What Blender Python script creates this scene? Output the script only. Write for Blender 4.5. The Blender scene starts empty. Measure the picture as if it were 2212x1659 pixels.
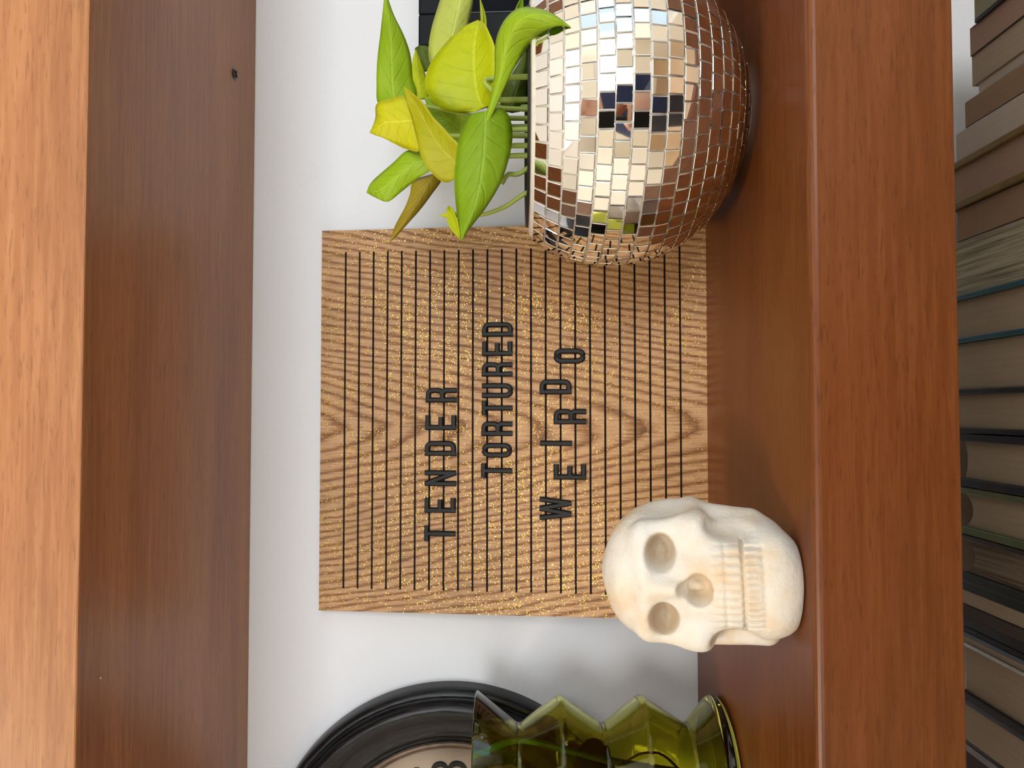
import bpy, bmesh, math, random
import numpy as np
from mathutils import Vector, Matrix, noise
random.seed(7)
SC = bpy.context.scene
COL = SC.collection

# ------------------------------------------------------------------ camera
FPX = 1660.0                       # focal length in pixels of the 2212 px wide frame
CAM = Vector((0.0, -0.5224, 0.1231))   # z = 0 is the top of the display shelf, y = 0 the wall behind it
YAW, PITCH = 0.0339, 0.0028
FW = Vector((math.sin(YAW) * math.cos(PITCH), math.cos(YAW) * math.cos(PITCH), math.sin(PITCH)))
RT = Vector((math.cos(YAW), -math.sin(YAW), 0.0))   # world right (image up: the camera is held on its side)
UP = RT.cross(FW)
cd = bpy.data.cameras.new('camera')
cd.sensor_fit = 'HORIZONTAL'; cd.sensor_width = 36.0; cd.lens = 36.0 * FPX / 2212.0
cd.clip_start = 0.02; cd.clip_end = 50
co = bpy.data.objects.new('camera', cd); COL.objects.link(co)
ax, ay, az = -UP, RT, -FW          # camera x, y, z axes
co.matrix_world = Matrix(((ax.x, ay.x, az.x, CAM.x), (ax.y, ay.y, az.y, CAM.y), (ax.z, ay.z, az.z, CAM.z), (0, 0, 0, 1)))
SC.camera = co

# ------------------------------------------------------------------ world, lights, exposure
SC.view_settings.view_transform = 'Standard'
SC.view_settings.look = 'None'
SC.view_settings.gamma = 1.0
SC.view_settings.use_curve_mapping = False
SC.view_settings.exposure = 0.0
SC.cycles.use_denoising = True
SC.cycles.max_bounces = 10
SC.cycles.diffuse_bounces = 5
SC.cycles.glossy_bounces = 5
SC.cycles.transmission_bounces = 10
SC.cycles.caustics_reflective = False
SC.cycles.caustics_refractive = False
SC.cycles.sample_clamp_indirect = 4.0
w = bpy.data.worlds.new('sky'); SC.world = w
w.use_nodes = True
w.node_tree.nodes['Background'].inputs[0].default_value = (0.55, 0.75, 1.0, 1)
w.node_tree.nodes['Background'].inputs[1].default_value = 1.0

def area(name, loc, aim, sx, sy, watts, color, shape='RECTANGLE'):
    l = bpy.data.lights.new(name, 'AREA'); l.shape = shape; l.size = sx; l.size_y = sy
    l.energy = watts; l.color = color
    o = bpy.data.objects.new(name, l); COL.objects.link(o)
    o.location = loc
    o.rotation_euler = (Vector(aim) - Vector(loc)).to_track_quat('-Z', 'Y').to_euler()
    return o
RX0, RX1, RY0, RZ0, RZ1 = -1.9, 1.55, -2.6, -1.2, 1.35     # the room
area('added_front_light', (0.22, RY0 - 0.14, 0.45), (0.22, 0, 0.45), 2.3, 1.2, 78, (0.95, 0.975, 1.0))  # main light, coming through the added front window
area('daylight_side', (RX1 + 0.14, -1.15, -0.05), (0, -1.15, -0.05), 0.9, 1.5, 5, (0.5, 0.82, 1.0))
area('ceiling_light_bulb', (-0.80, -1.25, RZ1 - 0.062), (-0.80, -1.25, 0), 0.34, 0.34, 17, (1.0, 0.86, 0.68), 'DISK')

# ------------------------------------------------------------------ helpers
def sl(r, g, b):
    f = lambda c: (c / 255 / 12.92) if c / 255 <= 0.04045 else ((c / 255 + 0.055) / 1.055) ** 2.4
    return (f(r), f(g), f(b), 1.0)
def ray(px, py):
    return FW - UP * ((px - 1106) / FPX) + RT * ((829.5 - py) / FPX)
def at(px, py, Y):                 # point of the plane y = Y
    d = ray(px, py); return CAM + d * ((Y - CAM.y) / d.y)
def atz(px, py, Z):                # point of the plane z = Z
    d = ray(px, py); return CAM + d * ((Z - CAM.z) / d.z)
def pt(px, py, depth):             # point at a distance along the view axis
    return CAM + ray(px, py) * depth

def link(name, me, mat=None, parent=None, smooth=False):
    o = bpy.data.objects.new(name, me); COL.objects.link(o)
    if mat:
        for m in (mat if isinstance(mat, (list, tuple)) else [mat]): me.materials.append(m)
    if parent is not None: o.parent = parent
    if smooth: me.polygons.foreach_set('use_smooth', [True] * len(me.polygons))
    return o
def obj(name, bm, mat=None, parent=None, smooth=False):
    me = bpy.data.meshes.new(name)
    bmesh.ops.recalc_face_normals(bm, faces=bm.faces)
    bm.to_mesh(me); bm.free()
    return link(name, me, mat, parent, smooth)
def raw(name, verts, faces, mat=None, parent=None, smooth=False):
    me = bpy.data.meshes.new(name); me.from_pydata([tuple(v) for v in verts], [], faces); me.update()
    return link(name, me, mat, parent, smooth)
def tag(o, label=None, cat=None, group=None, kind=None):
    if label: o['label'] = label
    if cat: o['category'] = cat
    if group: o['group'] = group
    if kind: o['kind'] = kind
    return o
def thing(name, label, cat, loc=(0, 0, 0), rot=(0, 0, 0), group=None):
    o = bpy.data.objects.new(name, None); COL.objects.link(o)
    o.empty_display_size = 0.02
    o.location = loc; o.rotation_euler = rot
    return tag(o, label, cat, group)
def add_box(bm, x0, x1, y0, y1, z0, z1, bevel=0.0, seg=2):
    r = bmesh.ops.create_cube(bm, size=1.0)
    for v in r['verts']:
        v.co = Vector((x0 + (v.co.x + .5) * (x1 - x0), y0 + (v.co.y + .5) * (y1 - y0), z0 + (v.co.z + .5) * (z1 - z0)))
    if bevel:
        es = list({e for v in r['verts'] for e in v.link_edges})
        bmesh.ops.bevel(bm, geom=es, offset=bevel, segments=seg, profile=0.5, affect='EDGES')
def box(name, b, mat, parent=None, bevel=0.0, seg=2):
    bm = bmesh.new(); add_box(bm, *b, bevel=bevel, seg=seg); return obj(name, bm, mat, parent)
def lathe_data(profile, n=64, close=False):
    vs, fs = [], []; m = len(profile)
    for k in range(n):
        a = 2 * math.pi * k / n
        for r, z in profile: vs.append((r * math.cos(a), r * math.sin(a), z))
    for k in range(n):
        k2 = (k + 1) % n
        for i in range(m if close else m - 1):
            i2 = (i + 1) % m
            fs.append((k * m + i, k2 * m + i, k2 * m + i2, k * m + i2))
    return vs, fs
def lathe(name, profile, mat, parent=None, n=64, close=False, smooth=True):
    vs, fs = lathe_data(profile, n, close)
    bm = bmesh.new(); bv = [bm.verts.new(v) for v in vs]
    for f in fs: bm.faces.new([bv[i] for i in f])
    bmesh.ops.remove_doubles(bm, verts=bm.verts, dist=1e-6)
    bmesh.ops.dissolve_degenerate(bm, edges=bm.edges, dist=1e-7)
    return obj(name, bm, mat, parent, smooth)
def spline(P, n=8):
    P = [Vector(p) for p in P]; Q = [P[0] * 2 - P[1]] + P + [P[-1] * 2 - P[-2]]; out = []
    for i in range(len(P) - 1):
        a, b, c, d = Q[i:i + 4]
        for k in range(n):
            t = k / n
            out.append(0.5 * (2 * b + (c - a) * t + (2 * a - 5 * b + 4 * c - d) * t * t + (3 * b - a - 3 * c + d) * t ** 3))
    return out + [P[-1]]
def tube(name, P, r0, r1, mat, parent=None, n=8, seg=8):
    S = spline(P, n); vs, fs = [], []
    nrm = None
    for i, p in enumerate(S):
        t = (S[min(i + 1, len(S) - 1)] - S[max(i - 1, 0)]).normalized()
        if nrm is None: nrm = t.orthogonal().normalized()
        nrm = (nrm - t * nrm.dot(t)).normalized(); b = t.cross(nrm)
        r = r0 + (r1 - r0) * i / (len(S) - 1)
        for k in range(seg):
            a = 2 * math.pi * k / seg
            vs.append(p + nrm * (r * math.cos(a)) + b * (r * math.sin(a)))
    for i in range(len(S) - 1):
        for k in range(seg):
            k2 = (k + 1) % seg
            fs.append((i * seg + k, i * seg + k2, (i + 1) * seg + k2, (i + 1) * seg + k))
    fs.append(tuple(range(seg - 1, -1, -1))); fs.append(tuple((len(S) - 1) * seg + k for k in range(seg)))
    return raw(name, vs, fs, mat, parent, True)

# signed distance fields meshed with surface nets
def surface_net(f, lo, hi, h):
    xs = [np.arange(lo[i], hi[i] + h, h, dtype=np.float32) for i in range(3)]
    V = f(xs[0][:, None, None], xs[1][None, :, None], xs[2][None, None, :])
    V = np.broadcast_to(V, tuple(len(x) for x in xs)).astype(np.float32)
    ins = V < 0
    c = np.zeros(tuple(n - 1 for n in V.shape), np.int32)
    corners = [(i, j, k) for i in (0, 1) for j in (0, 1) for k in (0, 1)]
    sub = lambda A, o: A[o[0]:A.shape[0] - 1 + o[0], o[1]:A.shape[1] - 1 + o[1], o[2]:A.shape[2] - 1 + o[2]]
    for o in corners: c += sub(ins, o)
    act = (c > 0) & (c < 8)
    ii, jj, kk = np.nonzero(act)
    idx = -np.ones(c.shape, np.int64); idx[ii, jj, kk] = np.arange(len(ii))
    acc = np.zeros((len(ii), 3), np.float32); cnt = np.zeros(len(ii), np.float32)
    for a in corners:
        for d in range(3):
            if a[d]: continue
            b = list(a); b[d] = 1
            va = V[ii + a[0], jj + a[1], kk + a[2]]; vb = V[ii + b[0], jj + b[1], kk + b[2]]
            m = (va < 0) != (vb < 0)
            t = np.where(m, va / np.where(m, va - vb, 1), 0)
            p = np.tile(np.array(a, np.float32), (len(ii), 1)); p[:, d] += t
            acc[m] += p[m]; cnt[m] += 1
    P = acc / cnt[:, None] + np.stack([ii, jj, kk], 1)
    P = P * h + np.array(lo, np.float32)
    faces = []
    for d in range(3):
        sh = [slice(None)] * 3; sh2 = [slice(None)] * 3
        sh[d] = slice(0, -1); sh2[d] = slice(1, None)
        A, B = ins[tuple(sh)], ins[tuple(sh2)]
        e1, e2 = (d + 1) % 3, (d + 2) % 3
        q = np.array(np.nonzero(A != B)).T
        ok = np.all(q >= [0 if k == d else 1 for k in range(3)], axis=1) & np.all(q < np.array(c.shape), axis=1)
        q = q[ok]; s = A[tuple(q.T)]
        def g(o1, o2):
            r = q.copy(); r[:, e1] -= o1; r[:, e2] -= o2; return idx[tuple(r.T)]
        F = np.stack([g(1, 1), g(0, 1), g(0, 0), g(1, 0)], 1)
        F[~s] = F[~s][:, ::-1]
        faces.append(F)
    return P, np.concatenate(faces)
def net_obj(name, f, lo, hi, h, mat, parent=None, xf=None):
    P, F = surface_net(f, lo, hi, h)
    if xf is not None: P = P @ np.array(xf.to_3x3()).T + np.array(xf.translation)
    me = bpy.data.meshes.new(name)
    me.vertices.add(len(P)); me.vertices.foreach_set('co', P.astype(np.float32).ravel())
    me.loops.add(len(F) * 4); me.loops.foreach_set('vertex_index', F.astype(np.int32).ravel())
    me.polygons.add(len(F)); me.polygons.foreach_set('loop_start', np.arange(0, len(F) * 4, 4, dtype=np.int32))
    me.update(calc_edges=True); me.validate()
    return link(name, me, mat, parent, True)
def s_ell(x, y, z, c, r):
    k = np.sqrt(((x - c[0]) / r[0]) ** 2 + ((y - c[1]) / r[1]) ** 2 + ((z - c[2]) / r[2]) ** 2)
    return (k - 1) * min(r)
def s_cap(x, y, z, a, b, r0, r1=None):
    if r1 is None: r1 = r0
    a = np.array(a, np.float32); d = np.array(b, np.float32) - a
    t = np.clip(((x - a[0]) * d[0] + (y - a[1]) * d[1] + (z - a[2]) * d[2]) / float(d @ d), 0, 1)
    return np.sqrt((x - a[0] - t * d[0]) ** 2 + (y - a[1] - t * d[1]) ** 2 + (z - a[2] - t * d[2]) ** 2) - (r0 + (r1 - r0) * t)
def smin(a, b, k):
    h = np.clip(0.5 + 0.5 * (b - a) / k, 0, 1); return b + (a - b) * h - k * h * (1 - h)
def smax(a, b, k): return -smin(-a, -b, k)

# ------------------------------------------------------------------ materials
class NT:
    def __init__(s, name):
        s.m = bpy.data.materials.new(name); s.m.use_nodes = True
        s.t = s.m.node_tree; s.b = s.t.nodes['Principled BSDF']; s.out = s.t.nodes['Material Output']
    def n(s, kind, **kw):
        d = s.t.nodes.new(kind)
        for k, v in kw.items(): setattr(d, k, v)
        return d
    def put(s, sock, v):
        if isinstance(v, bpy.types.NodeSocket): s.t.links.new(v, sock)
        else: sock.default_value = v
    def math(s, op, a, b=0.0, c=None):
        d = s.n('ShaderNodeMath', operation=op); s.put(d.inputs[0], a); s.put(d.inputs[1], b)
        if c is not None: s.put(d.inputs[2], c)
        return d.outputs[0]
    def coords(s, scale=(1, 1, 1), kind='Object', loc=(0, 0, 0)):
        tc = s.n('ShaderNodeTexCoord'); mp = s.n('ShaderNodeMapping')
        mp.inputs['Scale'].default_value = scale; mp.inputs['Location'].default_value = loc
        s.t.links.new(tc.outputs[kind], mp.inputs['Vector']); return mp.outputs[0]
    def noise(s, scale=(1, 1, 1), detail=3.0, rough=0.5, dist=0.0, loc=(0, 0, 0)):
        d = s.n('ShaderNodeTexNoise'); d.inputs['Scale'].default_value = 1.0
        d.inputs['Detail'].default_value = detail; d.inputs['Roughness'].default_value = rough
        d.inputs['Distortion'].default_value = dist
        s.t.links.new(s.coords(scale, loc=loc), d.inputs['Vector']); return d.outputs['Fac']
    def ramp(s, fac, stops, interp='LINEAR'):
        d = s.n('ShaderNodeValToRGB'); r = d.color_ramp; r.interpolation = interp
        while len(r.elements) < len(stops): r.elements.new(0.5)
        for e, (p, c) in zip(r.elements, stops):
            e.position = p; e.color = c if len(c) == 4 else (*c, 1)
        s.put(d.inputs[0], fac); return d.outputs[0]
    def step(s, v, a, b):
        d = s.n('ShaderNodeMapRange'); s.put(d.inputs[0], v); d.inputs[1].default_value = a; d.inputs[2].default_value = b
        return d.outputs[0]
    def mix(s, fac, a, b, mode='MIX'):
        d = s.n('ShaderNodeMix', data_type='RGBA', blend_type=mode)
        s.put(d.inputs[0], fac); s.put(d.inputs[6], a); s.put(d.inputs[7], b); return d.outputs[2]
    def bump(s, h, strength, dist):
        d = s.n('ShaderNodeBump'); d.inputs['Strength'].default_value = strength; d.inputs['Distance'].default_value = dist
        s.put(d.inputs['Height'], h); s.t.links.new(d.outputs[0], s.b.inputs['Normal'])
    def set(s, **kw):
        names = dict(color='Base Color', rough='Roughness', metal='Metallic', spec='Specular IOR Level', trans='Transmission Weight',
                     ior='IOR', coat='Coat Weight', coatr='Coat Roughness', sss='Subsurface Weight', emit='Emission Color', estr='Emission Strength', sheen='Sheen Weight')
        for k, v in kw.items(): s.put(s.b.inputs[names[k]], v)
        return s
K4 = (0, 0, 0, 1); W4 = (1, 1, 1, 1)
def plain(name, c, rough=0.5, var=0.12, scale=40, **kw):
    t = NT(name); nz = t.noise((scale,) * 3, 4)
    a = tuple(min(1, x * (1 + var)) for x in c[:3]) + (1,); b = tuple(x * (1 - var) for x in c[:3]) + (1,)
    t.set(color=t.ramp(nz, [(0.3, b), (0.7, a)]), rough=rough, **kw); return t.m

def shelf_wood():
    t = NT('cherry_stained_wood')
    broad = t.noise((2.2, 20, 20), 4, 0.55, 0.8)
    fine = t.noise((16, 330, 330), 4, 0.62, 0.25)
    pores = t.noise((80, 820, 820), 3, 0.6, 0.3)
    c = t.ramp(broad, [(0.25, sl(114, 62, 28)), (0.5, sl(132, 75, 38)), (0.78, sl(148, 90, 50))])
    c = t.mix(t.math('MULTIPLY', t.step(fine, 0.42, 0.68), 0.35), c, sl(166, 106, 62))
    c = t.mix(t.math('MULTIPLY', t.step(pores, 0.55, 0.67), 0.55), c, sl(98, 54, 26))
    oi = t.n('ShaderNodeObjectInfo')     # every board has its own colour multiplier
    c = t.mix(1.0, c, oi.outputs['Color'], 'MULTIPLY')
    t.set(color=c, rough=t.math('ADD', 0.30, t.math('MULTIPLY', fine, 0.14)), spec=0.32, coat=0.05, coatr=0.25)
    t.bump(fine, 0.12, 0.0006)
    return t.m
WOOD = shelf_wood()
def wall_paint(name, c, sc=1.0):
    t = NT(name)
    a = t.noise((160 * sc, 160 * sc, 160 * sc), 4, 0.6); b = t.noise((30, 30, 30), 3)
    t.set(color=t.ramp(t.noise((5, 5, 5), 3), [(0.3, tuple(x * 0.97 for x in c[:3]) + (1,)), (0.7, c)]), rough=0.6, spec=0.25)
    t.bump(t.math('ADD', a, t.math('MULTIPLY', b, 0.5)), 0.35, 0.0011)
    return t.m
WHITE = wall_paint('white_wall_paint', (0.80, 0.81, 0.82, 1))
CREAM = wall_paint('cream_room_paint', (0.80, 0.74, 0.62, 1), 0.5)
CEIL = wall_paint('ceiling_paint', (0.82, 0.78, 0.70, 1), 0.5)
FLOORM = plain('room_floor_wood', sl(168, 138, 104), 0.4, 0.2, 6)
TRIMW = plain('white_trim_paint', (0.82, 0.82, 0.80, 1), 0.4, 0.02)

def oak_glitter():
    t = NT('oak_veneer_with_gold_glitter')
    tc = t.n('ShaderNodeTexCoord'); sp = t.n('ShaderNodeSeparateXYZ'); t.t.links.new(tc.outputs['Object'], sp.inputs[0])
    X, Z = sp.outputs[0], sp.outputs[2]
    wob = t.math('MULTIPLY', t.math('SUBTRACT', t.noise((14, 14, 5), 2, 0.5), 0.5), 0.020)
    x = t.math('ADD', t.math('ADD', X, 0.006), wob)
    r = t.math('SQRT', t.math('ADD', t.math('MULTIPLY', x, x), 0.00045))
    ph = t.math('SUBTRACT', t.math('MULTIPLY', r, 210.0), t.math('MULTIPLY', Z, 34.0))
    ph = t.math('ADD', ph, t.math('ADD', t.math('MULTIPLY', t.noise((70, 70, 8), 3, 0.55), 1.0), t.math('MULTIPLY', t.noise((26, 26, 4), 2, loc=(5, 5, 5)), 2.4)))
    band = t.math('FRACT', ph)
    fibre = t.noise((900, 900, 55), 3, 0.65)
    pores = t.noise((1500, 1500, 90), 2, 0.6)
    c = t.ramp(t.math('ADD', band, t.math('MULTIPLY', t.math('SUBTRACT', fibre, 0.5), 0.75)),
               [(0.0, sl(150, 108, 70)), (0.22, sl(198, 156, 114)), (0.60, sl(200, 158, 116)), (0.85, sl(152, 108, 68)), (1.0, sl(132, 92, 56))])
    c = t.mix(t.math('MULTIPLY', t.step(pores, 0.58, 0.68), 0.55), c, sl(96, 62, 34))
    streak = t.step(t.noise((760, 760, 34), 3, 0.6, loc=(2, 7, 1)), 0.50, 0.63)
    c = t.mix(t.math('MULTIPLY', streak, t.math('ADD', 0.22, t.math('MULTIPLY', t.math('POWER', band, 2.0), 0.55))), c, sl(92, 58, 30))
    edge = t.noise((9, 9, 9), 2)
    c = t.mix(t.math('MULTIPLY', t.step(edge, 0.4, 0.7), 0.25), c, sl(120, 88, 48))
    # glitter flakes
    vo = t.n('ShaderNodeTexVoronoi'); vo.inputs['Scale'].default_value = 1.0
    mp = t.coords((1350, 1350, 1350)); t.t.links.new(mp, vo.inputs['Vector'])
    sc = t.n('ShaderNodeSeparateColor'); t.t.links.new(vo.outputs['Color'], sc.inputs[0])
    cl = t.math('ADD', t.noise((34, 34, 34), 4, 0.7), t.math('MULTIPLY', t.noise((120, 120, 12), 3, 0.6, loc=(3, 1, 2)), 0.55))
    keep = t.math('GREATER_THAN', t.math('ADD', sc.outputs[0], t.math('MULTIPLY', cl, 1.25)), 1.80)
    near = t.math('LESS_THAN', vo.outputs['Distance'], 0.42)
    fl = t.math('MULTIPLY', keep, near)
    gold = t.mix(t.math('POWER', sc.outputs[1], 2.0), sl(186, 134, 22), sl(255, 222, 110))
    t.set(color=t.mix(fl, c, gold), metal=t.math('MULTIPLY', fl, 0.6), rough=t.math('SUBTRACT', 0.55, t.math('MULTIPLY', fl, 0.25)), spec=0.3)
    t.bump(t.math('ADD', fl, t.math('MULTIPLY', fibre, 0.4)), 0.25, 0.0004)
    return t.m
OAK = oak_glitter()
BLACKP = plain('matte_black_plastic', (0.008, 0.008, 0.007, 1), 0.5, 0.2, spec=0.28)
BLACKF = plain('matte_black_groove', (0.006, 0.005, 0.005, 1), 0.95, 0.2)

def page_mat(name, c, dark, freq=2600, contrast=0.5):
    t = NT(name)
    n1 = t.noise((freq, 14, 14), 3, 0.6); n2 = t.noise((260, 5, 5), 2); n3 = t.noise((25, 25, 25), 3)
    c1 = t.mix(t.math('MULTIPLY', t.step(n1, 0.42, 0.72), contrast), c, dark)
    c1 = t.mix(t.math('MULTIPLY', t.step(n2, 0.5, 0.75), contrast * 0.6), c1, dark)
    c1 = t.mix(t.math('MULTIPLY', n3, 0.25), c1, tuple(x * 0.7 for x in c[:3]) + (1,))
    t.set(color=c1, rough=0.85, spec=0.1); t.bump(n1, 0.2, 0.0004)
    return t.m
PG_LIGHT = page_mat('pale_page_edges', sl(196, 182, 164), sl(150, 132, 112), contrast=0.25)
PG_TAN = page_mat('tan_page_edges', sl(182, 164, 138), sl(140, 118, 92), contrast=0.3)
PG_BROWN = page_mat('browned_page_edges', sl(160, 132, 104), sl(124, 98, 72), contrast=0.3)
PG_PINK = page_mat('pinkish_page_edges', sl(176, 146, 126), sl(140, 112, 92), contrast=0.25)
PG_GREEN = page_mat('greenish_grey_page_edges', sl(158, 154, 124), sl(120, 116, 92), contrast=0.3)
PG_DECK = page_mat('deckled_page_edges', sl(190, 180, 152), sl(70, 54, 36), freq=520, contrast=0.8)
PG_STRIPE = page_mat('striped_page_edges', sl(150, 132, 110), sl(70, 56, 42), freq=800, contrast=0.8)
PG_GREY = page_mat('dark_grey_page_edges', sl(94, 82, 76), sl(70, 60, 56), contrast=0.3)
def cover_mat(name, c, rough=0.5): return plain(name, c, rough, 0.15, 90)
CV_BLACK = cover_mat('black_cover', (0.012, 0.011, 0.012, 1)); CV_GOLD = cover_mat('ochre_cloth_cover', sl(122, 96, 40))
CV_TEAL = cover_mat('teal_cover', sl(40, 84, 92)); CV_GREEN = cover_mat('olive_green_cover', sl(92, 100, 62))
CV_DGREEN = cover_mat('blackish_green_cover', sl(26, 32, 26)); CV_BLUE = cover_mat('blue_grey_cover', sl(104, 112, 124))
CV_WHITE = cover_mat('white_jacket', sl(206, 198, 188)); CV_TAN = cover_mat('tan_cover', sl(170, 148, 124)); CV_SLATE = cover_mat('slate_cover', sl(70, 76, 88))
CV_GREYT = cover_mat('grey_cover', sl(140, 130, 128)); CV_DBROWN = cover_mat('dark_brown_cover', sl(52, 40, 30))

def leaf_mat(name, c, c2, tr=0.28):
    t = NT(name)
    nz = t.noise((22, 22, 22), 4, 0.6); n2 = t.noise((160, 160, 160), 3)
    col = t.ramp(nz, [(0.3, c), (0.72, c2)])
    col = t.mix(t.math('MULTIPLY', t.step(n2, 0.62, 0.8), 0.25), col, tuple(x * 0.6 for x in c[:3]) + (1,))
    ab = t.n('ShaderNodeAttribute', attribute_name='blade'); sp = t.n('ShaderNodeSeparateXYZ'); t.t.links.new(ab.outputs['Vector'], sp.inputs[0])
    av = t.math('ABSOLUTE', sp.outputs[1])
    rib = t.step(av, 0.075, 0.02)                       # midrib
    vein = t.math('SINE', t.math('MULTIPLY', t.math('SUBTRACT', sp.outputs[0], t.math('MULTIPLY', av, 0.22)), 46.0))
    vein = t.math('MULTIPLY', t.step(vein, 0.75, 1.0), t.step(av, 0.95, 0.3))
    rim = t.step(av, 0.93, 1.0)
    light = tuple(min(1, x * 1.25 + 0.03) for x in c2[:3]) + (1,)
    col = t.mix(t.math('MULTIPLY', rib, 0.45), col, light)
    col = t.mix(t.math('MULTIPLY', rim, 0.35), col, light)
    col = t.mix(t.math('MULTIPLY', vein, 0.13), col, tuple(x * 0.7 for x in c[:3]) + (1,))
    t.set(color=col, rough=0.44, spec=0.32)
    hgt = t.math('ADD', t.math('MULTIPLY', vein, -0.5), t.math('ADD', t.math('MULTIPLY', rib, -1.2), t.noise((85, 85, 85), 4, 0.6)))
    t.bump(hgt, 0.35, 0.0016)
    trn = t.n('ShaderNodeBsdfTranslucent'); t.put(trn.inputs['Color'], col)
    mx = t.n('ShaderNodeMixShader'); mx.inputs[0].default_value = tr
    t.t.links.new(t.b.outputs[0], mx.inputs[1]); t.t.links.new(trn.outputs[0], mx.inputs[2])
    t.t.links.new(mx.outputs[0], t.out.inputs['Surface'])
    return t.m
LF = dict(lime=leaf_mat('lime_leaf', sl(178, 192, 8), sl(196, 204, 20)), green=leaf_mat('fresh_green_leaf', sl(146, 180, 16), sl(170, 200, 44)),
          mid=leaf_mat('mid_green_leaf', sl(120, 156, 14), sl(144, 178, 34)), yellow=leaf_mat('yellow_leaf', sl(202, 202, 8), sl(214, 210, 40)),
          pale=leaf_mat('pale_leaf_underside', sl(194, 204, 90), sl(206, 214, 112)), olive=leaf_mat('olive_yellow_leaf', sl(172, 172, 14), sl(190, 186, 44)),
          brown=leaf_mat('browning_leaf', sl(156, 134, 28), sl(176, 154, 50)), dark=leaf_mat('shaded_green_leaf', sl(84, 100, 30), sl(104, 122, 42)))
STEM = plain('green_stem', sl(150, 168, 70), 0.45, 0.15, 60)

def skull_mat():
    t = NT('painted_plaster')
    n1 = t.noise((30, 30, 30), 4, 0.6); n2 = t.noise((210, 210, 210), 4, 0.7)
    c = t.ramp(n1, [(0.36, (0.71, 0.69, 0.65, 1)), (0.54, (0.70, 0.64, 0.55, 1)), (0.66, (0.69, 0.54, 0.38, 1))])
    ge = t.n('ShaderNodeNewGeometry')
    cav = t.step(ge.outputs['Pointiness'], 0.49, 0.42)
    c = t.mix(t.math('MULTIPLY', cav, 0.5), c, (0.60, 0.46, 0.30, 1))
    sa = t.n('ShaderNodeAttribute', attribute_name='pigment_and_shade')
    c = t.mix(t.math('MULTIPLY', sa.outputs['Fac'], t.math('ADD', 0.35, t.math('MULTIPLY', n2, 0.7))), c, (0.44, 0.31, 0.17, 1))  # hollows darkened by tan pigment and painted shade together
    vo = t.n('ShaderNodeTexVoronoi'); t.t.links.new(t.coords((95, 95, 95)), vo.inputs['Vector']); vo.inputs['Scale'].default_value = 1
    sc = t.n('ShaderNodeSeparateColor'); t.t.links.new(vo.outputs['Color'], sc.inputs[0])
    pit = t.math('MULTIPLY', t.math('LESS_THAN', vo.outputs['Distance'], 0.04), t.math('GREATER_THAN', sc.outputs[0], 0.90))
    c = t.mix(pit, c, (0.05, 0.04, 0.03, 1))
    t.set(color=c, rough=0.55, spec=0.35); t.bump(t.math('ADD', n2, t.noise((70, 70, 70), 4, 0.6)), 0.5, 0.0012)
    return t.m
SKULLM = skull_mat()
MIRROR = NT('mirror_glass_tile').set(color=(0.90, 0.88, 0.86, 1), metal=1.0, rough=0.02).m
GROUT = plain('pale_grout', (0.84, 0.81, 0.74, 1), 0.35, 0.06, 200, metal=0.15)
LINER = plain('black_pot_liner', (0.014, 0.014, 0.013, 1), 0.5, 0.2)
SOIL = plain('potting_soil', sl(52, 38, 26), 0.95, 0.6, 220)
def clock_black():
    t = NT('black_lacquered_frame')
    tc = t.n('ShaderNodeTexCoord'); sp = t.n('ShaderNodeSeparateXYZ'); t.t.links.new(tc.outputs['Object'], sp.inputs[0])
    rr = t.math('SQRT', t.math('ADD', t.math('MULTIPLY', sp.outputs[0], sp.outputs[0]), t.math('MULTIPLY', sp.outputs[1], sp.outputs[1])))
    an = t.math('ARCTAN2', sp.outputs[1], sp.outputs[0])
    cb = t.n('ShaderNodeCombineXYZ'); t.put(cb.inputs[0], t.math('MULTIPLY', rr, 900.0)); t.put(cb.inputs[1], t.math('MULTIPLY', an, 7.0))
    nz = t.n('ShaderNodeTexNoise'); nz.inputs['Scale'].default_value = 1.0; nz.inputs['Detail'].default_value = 3
    t.t.links.new(cb.outputs[0], nz.inputs['Vector'])
    t.set(color=t.ramp(nz.outputs['Fac'], [(0.45, (0.005, 0.005, 0.006, 1)), (0.75, (0.022, 0.021, 0.021, 1))]),
          rough=t.math('ADD', 0.22, t.math('MULTIPLY', nz.outputs['Fac'], 0.2)), spec=0.34)
    t.bump(nz.outputs['Fac'], 0.35, 0.0006)
    return t.m
CLOCKB = clock_black()
CLOCKLIP = plain('worn_bronze_lip', sl(112, 92, 76), 0.42, 0.35, 120, metal=0.4)
CLOCKFACE = plain('taupe_clock_face', sl(196, 172, 148), 0.5, 0.06, 30)
NUMERAL = plain('grey_brown_numeral', sl(112, 94, 84), 0.5, 0.1)
GLASS = NT('olive_green_glass').set(color=(0.60, 0.61, 0.12, 1), rough=0.0, trans=1.0, ior=1.5).m
SCREWM = plain('dark_steel', (0.10, 0.10, 0.105, 1), 0.35, 0.1, metal=0.9)
FRAMEB = plain('black_frame', (0.005, 0.006, 0.008, 1), 0.45, 0.15, spec=0.12)
PRINT = plain('navy_black_print', sl(14, 17, 24), 0.6, 0.1, spec=0.06)
GREYL = plain('grey_line', sl(50, 54, 60), 0.5, 0.05)

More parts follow.
